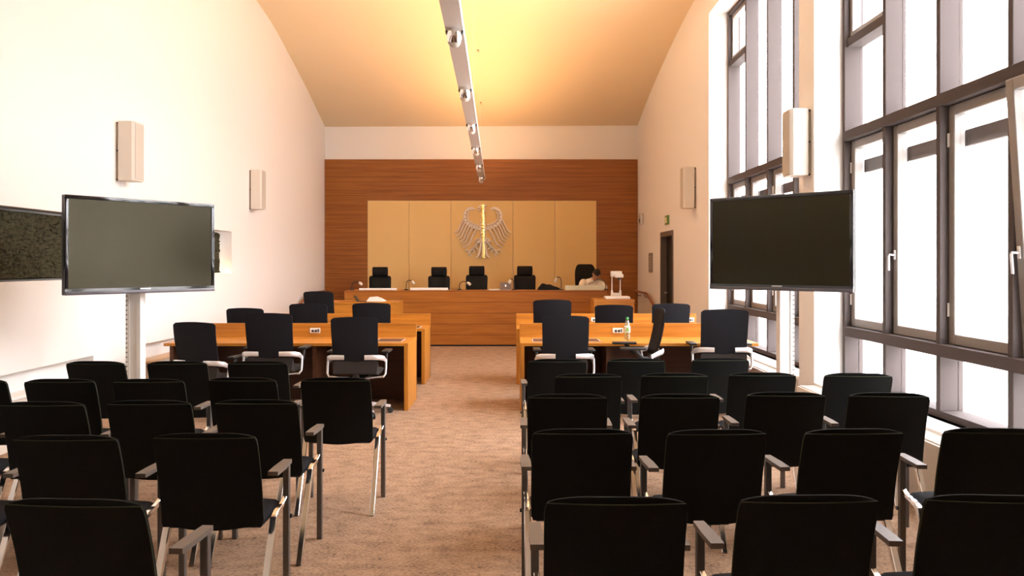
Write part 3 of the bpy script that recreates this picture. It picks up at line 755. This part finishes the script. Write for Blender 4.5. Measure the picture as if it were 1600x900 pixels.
# ------------------------------------------------------------------ eagle relief
def emblem():
    ey = PY+.012; k = 18.25/F
    e = thing('eagle_emblem', 'pale metal eagle relief with shiny gold centre on cream panels', 'emblem', (U(754.5, ey), ey, 0))
    ox, oy = 580., 0.
    def P(px, py):
        return ((px-ox)/9*k, Zv(310+py/9, ey))
    def stroke(mb, pts, ws, y0=-.055, y1=-.025):
        pts = [Vector(p) for p in pts]; n = len(pts)
        # subdivide with Catmull-Rom
        fine = []; fw = []
        for i in range(n-1):
            p0, p1, p2, p3 = pts[max(i-1, 0)], pts[i], pts[i+1], pts[min(i+2, n-1)]
            for j in range(5):
                t = j/5
                fine.append(.5*((2*p1)+(p2-p0)*t+(2*p0-5*p1+4*p2-p3)*t*t+(3*p1-p0-3*p2+p3)*t**3)); fw.append(ws[i]+(ws[i+1]-ws[i])*t)
        fine.append(pts[-1]); fw.append(ws[-1])
        L = []; R = []
        for i, p in enumerate(fine):
            d = (fine[min(i+1, len(fine)-1)]-fine[max(i-1, 0)]).normalized(); nn = Vector((-d.y, d.x))
            L.append(p+nn*fw[i]/2); R.append(p-nn*fw[i]/2)
        m = len(fine); vs = []
        for i in range(m):
            for (q, yy) in ((L[i], y1), (L[i]*.8+R[i]*.2, y0), (R[i]*.8+L[i]*.2, y0), (R[i], y1)):
                a, z = P(q.x, q.y); vs.append((a, yy, z))
        fs = []
        for i in range(m-1):
            for c in range(4):
                fs.append((i*4+c, i*4+(c+1) % 4, i*4+4+(c+1) % 4, i*4+4+c))
        fs += [(0, 1, 2, 3), ((m-1)*4+3, (m-1)*4+2, (m-1)*4+1, (m-1)*4)]
        mb.add(vs, fs)
    mir = lambda pts, g: [(x if g < 0 else 1160-x, y) for x, y in pts]
    fe = [([(312, 296), (262, 392), (226, 456), (180, 484)], 22), ([(334, 332), (288, 424), (252, 500), (205, 530)], 22), ([(360, 366), (314, 458), (280, 538), (232, 572)], 22),
          ([(394, 391), (344, 488), (310, 575), (258, 612)], 22), ([(436, 412), (378, 520), (342, 608), (282, 654)], 23), ([(490, 430), (426, 550), (386, 640), (300, 698)], 25)]
    for g in (-1, 1):
        wb = MB()
        stroke(wb, mir([(478, 158), (425, 140), (365, 160), (330, 215), (328, 280), (360, 345), (420, 390), (490, 412), (548, 425)], g), [12, 46, 46, 44, 46, 48, 50, 48, 46], -.035)
        w = wb.build('wing', M_relief, e, smooth=30)
        wb = MB(); stroke(wb, mir([(395, 192), (372, 220), (372, 285), (400, 330), (450, 360), (520, 376)], g), [14, 20, 20, 20, 20, 16], -.062, -.034); wb.build('wing_edge', M_relief, w, smooth=30)
        db = MB()
        for (px, py) in ((352, 190), (333, 232), (335, 285), (357, 330), (392, 365), (437, 394), (485, 410), (522, 412)):
            a, z = P(px if g < 0 else 1160-px, py); db.ball((a, -.037, z), (.016, .004, .009), 1)
        db.build('wing_slot', M_darkframe, w)
        for pts, wd in fe:
            f = MB(); q = mir(pts, g); stroke(f, q, [wd*.95, wd*1.05, wd*1.05, 8], -.050, -.028); stroke(f, [(x-6*(1 if g < 0 else -1), y-5) for x, y in q], [7, 7, 7, 4], -.066, -.048); f.build('feather', M_relief, w, smooth=30)
        lg = MB()
        stroke(lg, mir([(560, 560), (525, 610), (470, 680), (405, 738), (368, 790)], g), [34, 44, 36, 32, 12])
        l = lg.build('leg', M_relief, e, smooth=30)
        cl = MB()
        for pts in ([(430, 712), (478, 694), (514, 726)], [(395, 745), (350, 725), (330, 750)], [(392, 765), (405, 800), (385, 818)], [(440, 715), (460, 750), (440, 770)]):
            stroke(cl, mir(pts, g), [26, 24, 8])
        cl.build('claw', M_relief, l, smooth=30)
        th = MB()
        for pts in ([(545, 568), (500, 575), (470, 585)], [(530, 598), (475, 603), (440, 615)], [(520, 630), (500, 650), (490, 665)]):
            stroke(th, mir(pts, g), [20, 18, 5], -.055)
        th.build('thigh_plume', M_relief, l, smooth=30)
        tl = MB(); stroke(tl, mir([(560, 590), (546, 690), (522, 790), (478, 838)], g), [26, 36, 40, 9]); stroke(tl, mir([(574, 600), (570, 700), (566, 800), (540, 838)], g), [14, 18, 20, 8])
        tl.build('tail_feather', M_relief, e, smooth=30)
    bd = MB(); stroke(bd, [(580, 170), (580, 280), (580, 380), (580, 480), (582, 590), (582, 640)], [56, 62, 96, 86, 62, 50], -.045, 0)
    bo = bd.build('body', M_relief, e, smooth=30)
    sc_ = MB()
    for r in range(12):
        for c in (-1, 1):
            a, z = P(580+c*(24+(6 if 3 < r < 8 else 0)), 240+r*28); sc_.ball((a, -.042, z), (.016, .01, .012), 1)
    sc_.build('plumage', M_relief, bo)
    hb = MB(); stroke(hb, [(590, 190), (592, 140), (575, 108), (545, 112), (505, 150)], [56, 58, 56, 44, 8], -.05); stroke(hb, [(560, 150), (530, 165), (512, 182)], [26, 18, 6], -.05); stroke(hb, [(600, 100), (630, 95), (640, 85)], [20, 14, 5], -.05)
    hd = hb.build('head', M_relief, e, smooth=30)
    sp = MB(); vs = []; N = 120
    for i in range(N+1):
        py = 92+(838-92)*i/N; a, z = P(574+14*i/N, py)
        hw_ = .034*(1+.25*math.sin(i*.9)) if i < 78 else .030
        jz = .004*math.sin(i*1.9) if i < 78 else 0
        vs += [(a-hw_, -.050, z), (a-.004, -.050-hw_*.20+jz, z), (a+.004, -.050-hw_*.20+jz*.3, z), (a+hw_, -.050, z), (a+hw_*.8, -.030, z), (a-hw_*.8, -.030, z)]
    fs = []
    for i in range(N):
        for c in range(6): fs.append((i*6+c, i*6+(c+1) % 6, i*6+6+(c+1) % 6, i*6+6+c))
    fs += [tuple(range(6)), tuple(N*6+c for c in range(5, -1, -1))]
    sp.add(vs, fs); sp.build('gold_centre', M_brass, e, smooth=15)
emblem()

# ------------------------------------------------------------------ things on the bench
def gooseneck(lab, ustem, uhead, vtop, ydesk, zt, rz=0):
    x = U(ustem, ydesk); xh = U(uhead, ydesk)-x; zh = Zv(vtop, ydesk)-zt
    t = thing('microphone', lab, 'microphone', (x, ydesk, zt), 0, 'gooseneck microphones on the bench')
    MB().lathe([(.05, 0), (.05, .012), (.03, .02), (.012, .025)], n=20).build('base', M_plast, t)
    sgn = 1 if xh > 0 else -1
    MB().tube(smooth_path([(0, 0, .02), (0, 0, zh*.55), (xh*.10, 0, zh*.85), (xh*.35, 0, zh), (xh*.65, 0, zh*.97), (xh*.85, 0, zh*.86)]), .008, 8, up=Vector((0, 1, 0))).build('gooseneck', M_plast, t)
    MB().tube([(xh*.78, 0, zh*.92), (xh*.9, -.005, zh*.82), (xh*1.15, -.01, zh*.62)], [.018, .030, .026], 12, up=Vector((0, 1, 0))).build('capsule', M_spk, t)
by2 = by+.22
gooseneck('gooseneck microphone at the far left end of the bench', 550, 564, 440, by2, bz)
gooseneck('gooseneck microphone between the two white panels on the bench', 635, 646, 438, by2, bz)
gooseneck('gooseneck microphone in front of the middle bench chair', 718, 733, 440, by2, bz)
gooseneck('gooseneck microphone right of the silver laptop', 803, 796, 436, by2+.02, bz)
gooseneck('gooseneck microphone beside the black bag on the bench', 877, 868, 433, by2, bz)
gooseneck('gooseneck microphone in front of the person in white shirt', 946, 922, 437, by2+.03, bz)
def low_panel(lab, u0, u1, v0, m, y):
    x0, x1 = U(u0, y), U(u1, y); h = Zv(v0, y)-bz
    t = thing('desk_panel', lab, 'panel', ((x0+x1)/2, y, bz), 0); w = (x1-x0)/2
    MB().box(-w, w, 0, .018, .006, h, .002, 1).build('pane', m, t, smooth=0)
    for g in (-1, 1): MB().box(g*(w-.06)-.02, g*(w-.06)+.02, -.02, .05, 0, .008).build('foot', M_sil, t, smooth=0)
low_panel('low white panel on the bench before the leftmost chair', 561, 620, 450.2, M_paper, by+.08)
low_panel('low white panel on the bench before the second chair', 641, 700, 449.6, M_paper, by+.08)
low_panel('pale frosted screen on the bench in front of the person', 883, 944, 446, M_frost, by+.08)
# laptop with its lid towards the room
lx = U(790, by+.3)
t = thing('laptop', 'open silver laptop on the bench with its lid towards the room', 'laptop', (lx, by+.30, bz))
MB().box(-.11, .11, .0, .20, 0, .014, .004, 2).build('keyboard_base', M_sil, t)
Ml = Matrix.Translation((0, .0, .012)) @ Matrix.Rotation(math.radians(10), 4, 'X')
MB().box(-.11, .11, -.006, 0, 0, .145, .003, 2, M=Ml).build('lid', M_lid, t)
lg = MB(); lg.ball((0, -.0, 0), (.014, .0015, .015), 2); lg.tube([(0, 0, .014), (.006, 0, .023)], [.003, .004], 8)
g = lg.build('lid_logo', mat('logo_light', (1, 1, 1), .4, emit=(1, 1, .95), estr=1.2), t); g.location = (0, .0075-.016+.012, .085); g.rotation_euler = (math.radians(10), 0, 0)
g.location = Ml @ Vector((0, -.0065, .075))
# black bag: a soft lump with a handle
def bag():
    x0, x1 = U(840, by+.35), U(876, by+.35); cx = (x0+x1)/2; w = (x1-x0)/2
    t = thing('bag', 'crumpled black bag lying on the bench beside the microphone', 'bag', (cx, by+.38, bz))
    def top(s, tt):
        h = .115*math.exp(-((s+.55)/.38)**2)+.085*math.exp(-((s-.05)/.35)**2)+.05*math.exp(-((s-.6)/.4)**2)
        return (s*w, (tt-.5)*.30*(1-.3*s*s), .008+h*math.sin(PI*min(max(tt, .02), .98))**.7*(1 if abs(s) < .99 else .2))
    def bot(s, tt): p = top(s, tt); return (p[0], p[1], 0)
    MB().slab(top, bot, 26, 10).build('bag_body', M_fab2, t)
    MB().tube([(-w*.75, 0, .09), (-w*.6, -.02, .128), (-w*.4, -.02, .122), (-w*.25, 0, .07)], .006).build('bag_handle', M_leather, t)
bag()
t = thing('paper_stack', 'small stack of papers beside the silver laptop', 'papers', (U(772, by+.3), by+.3, bz))
for i in range(3): MB().box(-.10, .11, -.10+.01*i, .12, .006*i, .006*i+.005, M=Matrix.Rotation(.12*i-.1, 4, 'Z')).build('sheet', M_paper, t, smooth=0)

# document camera -------------------------------------------------------------
xd = U(964, 13.75)
t = thing('document_camera', 'white document camera with two posts on the witness desk', 'document camera', (xd, 13.78, zr))
MB().box(-.21, .21, -.16, .16, 0, .045, .014, 3).build('base', M_white, t)
MB().box(-.075, .075, .05, .12, .045, .10, .008, 2).build('post_foot', M_spk, t)
for g in (-1, 1):
    MB().tube([(g*.072, .085, .045), (g*.072, .085, .14)], .020, 12).build('post_sleeve', M_white, t)
    MB().tube([(g*.072, .085, .14), (g*.072, .085, .40)], .010, 10).build('post', M_white, t)
MB().box(-.095, .095, .02, .13, .38, .475, .012, 2).build('head', M_white, t)
MB().box(-.035, .105, -.10, .02, .365, .425, .012, 2).build('camera_arm', M_white, t)
MB().lathe([(.03, 0), (.03, -.03), (.02, -.035)], (.035, -.05, .365), 18).build('lens', M_plast, t)

# papers and open laptop on the clerk desk
zc = Zv(472, 13.5)
t = thing('open_folder', 'open white folder standing on the clerk desk', 'papers', (U(587, 13.75), 13.75, zc))
poly = [(-.16, 0), (-.10, .075), (.03, .085), (.10, .06), (.15, 0)]
MB().prism(poly, 'y', -.02, -.012).build('front_cover', M_paper, t, smooth=0)
MB().add([(-.16, -.012, 0), (-.10, -.012, .075), (.03, -.012, .085), (.10, -.012, .06), (.15, -.012, 0), (-.14, .16, 0), (-.08, .16, .02), (.05, .16, .02), (.12, .16, .015), (.17, .16, 0)],
         [(0, 1, 6, 5), (1, 2, 7, 6), (2, 3, 8, 7), (3, 4, 9, 8)]).build('pages', M_paper, t, smooth=0)
t = thing('tablet', 'thin dark tablet leaning open on the clerk desk', 'tablet', (U(561, 13.7), 13.7, zc))
Mt = Matrix.Rotation(math.radians(-35), 4, 'Y')
MB().box(-.01, .0, -.09, .09, .006, .125, .002, 1, M=Mt).build('screen', M_plast, t)
MB().box(0, .12, -.09, .09, 0, .008, .002, 1).build('base', M_plast, t)
t = thing('loose_papers', 'crumpled white papers on the left rear desk by the middle chair', 'papers', (U(518, 11.0), 11.02, .735))
for i in range(3):
    MB().slab(lambda s, tt: (s*.12, (tt-.5)*.2, .006+i*.006+.012*math.sin(2*s+i)*tt+.012), lambda s, tt: (s*.12, (tt-.5)*.2, .004+i*.006+.012*math.sin(2*s+i)*tt+.012), 10, 6).build('sheet', M_paper, t)
t = thing('notepad', 'white notepad lying on top of the left rear desk near the aisle', 'notepad', (U(521, 10.75)-.42, 10.8, .735))
MB().box(-.1, .1, -.08, .08, 0, .012, .002, 1).build('pages', M_paper, t); MB().box(-.1, .1, .08, .088, 0, .014).build('binding', M_plast, t)

# bottle ---------------------------------------------------------------------------
t = thing('water_bottle', 'clear plastic bottle with green cap and label on the right front desk', 'bottle', (U(980, 8.95), 8.95, .735))
MB().lathe([(.026, 0), (.034, .008), (.034, .06), (.031, .075), (.034, .09), (.034, .17), (.030, .195), (.018, .225), (.0135, .238), (.0135, .25)], n=28).build('bottle_body', M_pet, t)
MB().lathe([(.0352, .095), (.0352, .165)], n=28).build('label', M_paper, t)
lb = MB()
for a0, z, w, h in ((-1.9, .135, .35, .022), (-1.3, .115, .25, .016), (-2.2, .11, .2, .014)):
    lb.prism([(-w/2*.05, z-h), (w/2*.07, z-h*.4), (w/2*.05, z+h), (-w/2*.07, z+h*.5)], 'y', -.0375, -.0345) if a0 == -1.9 else lb.prism([(math.cos(a0)*.036-.006, z-h), (math.cos(a0)*.036+.006, z-h*.5), (math.cos(a0)*.036+.004, z+h), (math.cos(a0)*.036-.006, z+h*.4)], 'y', -.037, -.030)
lb.build('label_leaf', M_label, t, smooth=0)
MB().lathe([(.016, .240), (.016, .262), (.014, .265)], n=24).build('cap', M_green, t)

# ------------------------------------------------------------------ person at the bench
def skinned(chains, sub=1):
    me = bpy.data.meshes.new('tmp'); vs = []; es = []; rad = []; roots = []
    idx = {}
    for ch in chains:
        prev = None
        for j, (key, p, r) in enumerate(ch):
            if key is not None and key in idx: i = idx[key]
            else:
                i = len(vs); vs.append(p); rad.append(r)
                if key is not None: idx[key] = i
                if j == 0 and prev is None and (key is None or key.startswith('root')): roots.append(i)
            if prev is not None: es.append((prev, i))
            prev = i
    me.from_pydata(vs, es, [])
    o = bpy.data.objects.new('tmp', me); COL.objects.link(o)
    sk = o.modifiers.new('skin', 'SKIN'); sk.use_smooth_shade = True
    bm = bmesh.new(); bm.from_mesh(me); lay = bm.verts.layers.skin.verify(); bm.verts.ensure_lookup_table()
    for i, v in enumerate(bm.verts):
        v[lay].radius = rad[i] if isinstance(rad[i], tuple) else (rad[i], rad[i]); v[lay].use_root = i in roots
    bm.to_mesh(me); bm.free()
    o.modifiers.new('sub', 'SUBSURF').levels = sub
    dg = bpy.context.evaluated_depsgraph_get(); dg.update()
    out = bpy.data.meshes.new_from_object(o.evaluated_get(dg)); res = ([v.co.copy() for v in out.vertices], [tuple(p.vertices) for p in out.polygons])
    bpy.data.objects.remove(o); bpy.data.meshes.remove(me); bpy.data.meshes.remove(out)
    return res
def person():
    PX, PYY, PZ = 1.60, 16.72, .25
    t = thing('person', 'person in a white shirt sitting bowed at the right end of the bench', 'person', (PX, PYY, PZ))
    # local frame: +x to the right of the picture, -y towards the camera, z from the platform
    pel = (0, .12, .68); wa = (.02, .06, .79); ch = (.05, -.09, .93); ne = (.09, -.20, 1.015); hb_ = (.125, -.25, 1.06)
    chains = [[('root', pel, (.15, .12)), ('w', wa, (.14, .11)), ('c', ch, (.13, .085)), ('n', ne, (.055, .055)), ('h', hb_, (.055, .055))]]
    hands = []
    for g in (-1, 1):
        sh = (.05+g*.17, -.12, .955); el = (.06+g*.24, -.30, .82+.03); wr = (.06+g*.13, -.50, .862); pa = (.06+g*.10, -.57, .864)
        chains.append([('c', ch, .09), ('s%d' % g, sh, (.055, .055)), ('e%d' % g, el, (.042, .042)), ('wr%d' % g, wr, (.030, .026)), ('p%d' % g, pa, (.040, .020))])
        hip = (g*.09, .08, .665); kn = (g*.13, -.28, .60); an = (g*.12, -.24, .09); to = (g*.13, -.40, .045)
        chains.append([('root', pel, .12), ('hp%d' % g, hip, (.10, .10)), ('k%d' % g, kn, (.068, .068)), ('a%d' % g, an, (.042, .042)), ('t%d' % g, to, (.042, .036))])
        for f in range(4):
            ox = (f-1.5)*.020; ln = [.062, .075, .070, .052][f]
            b0 = Vector(pa)+Vector((ox, .01, .004)); b1 = b0+Vector((ox*.2, -.045, .008)); b2 = b1+Vector((0, -ln*.5, -.004)); b3 = b2+Vector((0, -ln*.38, -.016))
            hands.append([(None, tuple(b0), .010), (None, tuple(b1), .0098), (None, tuple(b2), .009), (None, tuple(b3), .0075)])
        b0 = Vector(pa)+Vector((-g*.02, .03, 0)); b1 = b0+Vector((-g*.035, -.03, .002)); b2 = b1+Vector((-g*.012, -.032, -.004))
        hands.append([(None, tuple(b0), .012), (None, tuple(b1), .0105), (None, tuple(b2), .009)])
    mb = MB(); v, f = skinned(chains, 2); mb.add(v, f)
    v, f = skinned(hands, 1); mb.add(v, f)
    # head: bowed towards the desk and slightly to the right
    R = Matrix.Translation((.135, -.275, 1.125)) @ Matrix.Rotation(math.radians(10), 4, 'Y') @ Matrix.Rotation(math.radians(50), 4, 'X')
    def headpt(d):
        x, y, z = d; X, Y_, Z = x*.076, y*.098, z*.118
        if z < 0: X *= 1-.28*(-z)**1.5; Y_ = Y_*(1-.12*(-z)) - .012*(-z)
        if y < -.6 and abs(x) < .30 and -.35 < z < .15: Y_ -= .022*(1-abs(x)/.30)*(1-(z+.18)**2*4)   # nose
        if y < -.5 and .02 < z < .26 and .2 < abs(x) < .55: Y_ += .008                                  # eye sockets
        if y < -.6 and abs(x) < .4 and abs(z+.5) < .05: Y_ += .006                                     # mouth line
        return R @ Vector((X, Y_, Z))
    bm = bmesh.new(); bmesh.ops.create_icosphere(bm, subdivisions=4, radius=1)
    for q in bm.verts: q.co = headpt(tuple(q.co))
    mb.bm(bm); bm.free()
    for g in (-1, 1):
        e = MB(); e.ball((0, 0, 0), (.012, .022, .034), 2); mb.add([R @ Vector((g*.077+p[0], .012+p[1], -.005+p[2])) for p in e.v], e.f)
    bo = mb.build('body', M_skin, t, smooth=180)
    rm = bo.modifiers.new('m', 'REMESH'); rm.mode = 'VOXEL'; rm.voxel_size = .008; rm.use_smooth_shade = True
    for g in (-1, 1):
        MB().ball(R @ Vector((g*.030, -.086, .012)), .008, 2).build('eye', M_hair, t)
    # hair cap
    bm = bmesh.new(); bmesh.ops.create_icosphere(bm, subdivisions=4, radius=1); vs = []
    for q in bm.verts:
        d = q.co.copy(); keep = d.z > .42 or (d.y > -.15 and d.z > -.45); s = 1.10+random.uniform(-.02, .03) if keep else .86
        vs.append(R @ Vector((d.x*.076*s, d.y*.098*s+.004, d.z*.118*s+.004)))
    bm.verts.index_update(); MB().add(vs, [[a.index for a in fa.verts] for fa in bm.faces]).build('hair', M_hair, t, smooth=180); bm.free()
    # shirt and trousers
    tch = [[('root', (0, .12, .69), (.155, .12)), ('x', pel, (.155, .115))]]
    for g in (-1, 1):
        tch.append([('x', pel, .13), ('hp%d' % g, (g*.09, .08, .665), (.095, .095)), ('k%d' % g, (g*.13, -.28, .60), (.078, .078)), ('a%d' % g, (g*.12, -.24, .12), (.062, .062))])
    sb = MB(); sb.tube([(0, .115, .62), (0, .11, .70), (.02, .06, .79), (.04, -.02, .87), (.055, -.10, .945), (.078, -.165, .995), (.098, -.205, 1.025)], [.165, .168, .172, .185, .165, .095, .078], 24, sy=.76)
    sb.ball((.05, -.09, .93), (.20, .135, .115), 3); sb.ball((.07, -.15, .985), (.14, .10, .06), 3)
    for g in (-1, 1):
        sb.tube([(.05+g*.15, -.11, .958), (.05+g*.19, -.16, .935), (.06+g*.225, -.24, .885), (.06+g*.243, -.295, .852), (.06+g*.225, -.345, .853), (.06+g*.18, -.42, .860), (.06+g*.138, -.485, .868)], [.078, .076, .068, .064, .060, .052, .044], 16)
        sb.ball((.06+g*.24, -.30, .852), .062, 3)
    for g in (-1, 1): sb.ball((.05+g*.165, -.125, .955), (.085, .09, .08), 3)
    so = sb.build('shirt', M_shirt, t, smooth=180); rm = so.modifiers.new('m', 'REMESH'); rm.mode = 'VOXEL'; rm.voxel_size = .012; rm.use_smooth_shade = True
    v, f = skinned(tch, 2); MB().add(v, f).build('trousers', M_trous, t, smooth=180)
    for g in (-1, 1): MB().box(g*.13-.05, g*.13+.05, -.46, -.17, .0, .09, .03, 3).build('shoe', M_leather, t)
person()

# ------------------------------------------------------------------ light
w = bpy.data.worlds.new('sky'); sc.world = w; w.use_nodes = True
bg = w.node_tree.nodes['Background']; bg.inputs['Color'].default_value = (.93, .93, 1.0, 1); bg.inputs['Strength'].default_value = 17.5
def area(name, loc, rot, sx, sy, e, col, parent=None, portal=False):
    l = bpy.data.lights.new(name, 'AREA'); l.shape = 'RECTANGLE'; l.size = sx; l.size_y = sy; l.energy = e; l.color = col
    o = bpy.data.objects.new(name, l); COL.objects.link(o); o.location = loc; o.rotation_euler = rot
    if parent: o.parent = parent
    if portal: l.cycles.is_portal = True
    return o
for k, (a, b_) in enumerate((W1, W2)):
    area('daylight_portal', (XO+.01, (a+b_)/2, (WZ0+WZ1)/2), (0, PI/2, 0), WZ1-WZ0, b_-a, 1, (1, 1, 1), portal=True)
# warm strip on top of the beam, washing the vault
WARM = (1, .53, .22)
up = area('uplight', (0, 2.4, .06), (PI, 0, 0), .10, 11.2, 255, WARM, parent=tr)
for y in SPY:
    l = bpy.data.lights.new('spot', 'SPOT'); l.energy = 135 if y < 9 else 255; l.color = (1, .68, .36); l.spot_size = math.radians(95); l.spot_blend = .9; l.shadow_soft_size = .03
    o = bpy.data.objects.new('spot', l); COL.objects.link(o); o.parent = tr; o.location = (0, y-9, -.085); o.rotation_euler = (math.radians(22), 0, 0)
l = bpy.data.lights.new('niche_glow', 'POINT'); l.energy = .35; l.color = (1, .6, .2); l.shadow_soft_size = .02
o = bpy.data.objects.new('niche_glow', l); COL.objects.link(o); o.location = (XL-.06, NY1-.09, NZ0+.05)

# ------------------------------------------------------------------ camera and view
cam = bpy.data.cameras.new('camera'); cam.lens = 36*F/1600; cam.sensor_width = 36; cam.shift_y = -(450-HV)/1600; cam.clip_start = .05
co = bpy.data.objects.new('camera', cam); COL.objects.link(co); co.location = (0, 0, H); co.rotation_euler = (PI/2, 0, 0)
sc.camera = co
sc.view_settings.view_transform = 'Standard'; sc.view_settings.look = 'None'; sc.view_settings.gamma = 1; sc.view_settings.use_curve_mapping = False
sc.view_settings.exposure = 0.28
sc.cycles.use_denoising = True
sc.cycles.max_bounces = 10; sc.cycles.diffuse_bounces = 6; sc.cycles.transparent_max_bounces = 12
sc.cycles.sample_clamp_indirect = 6
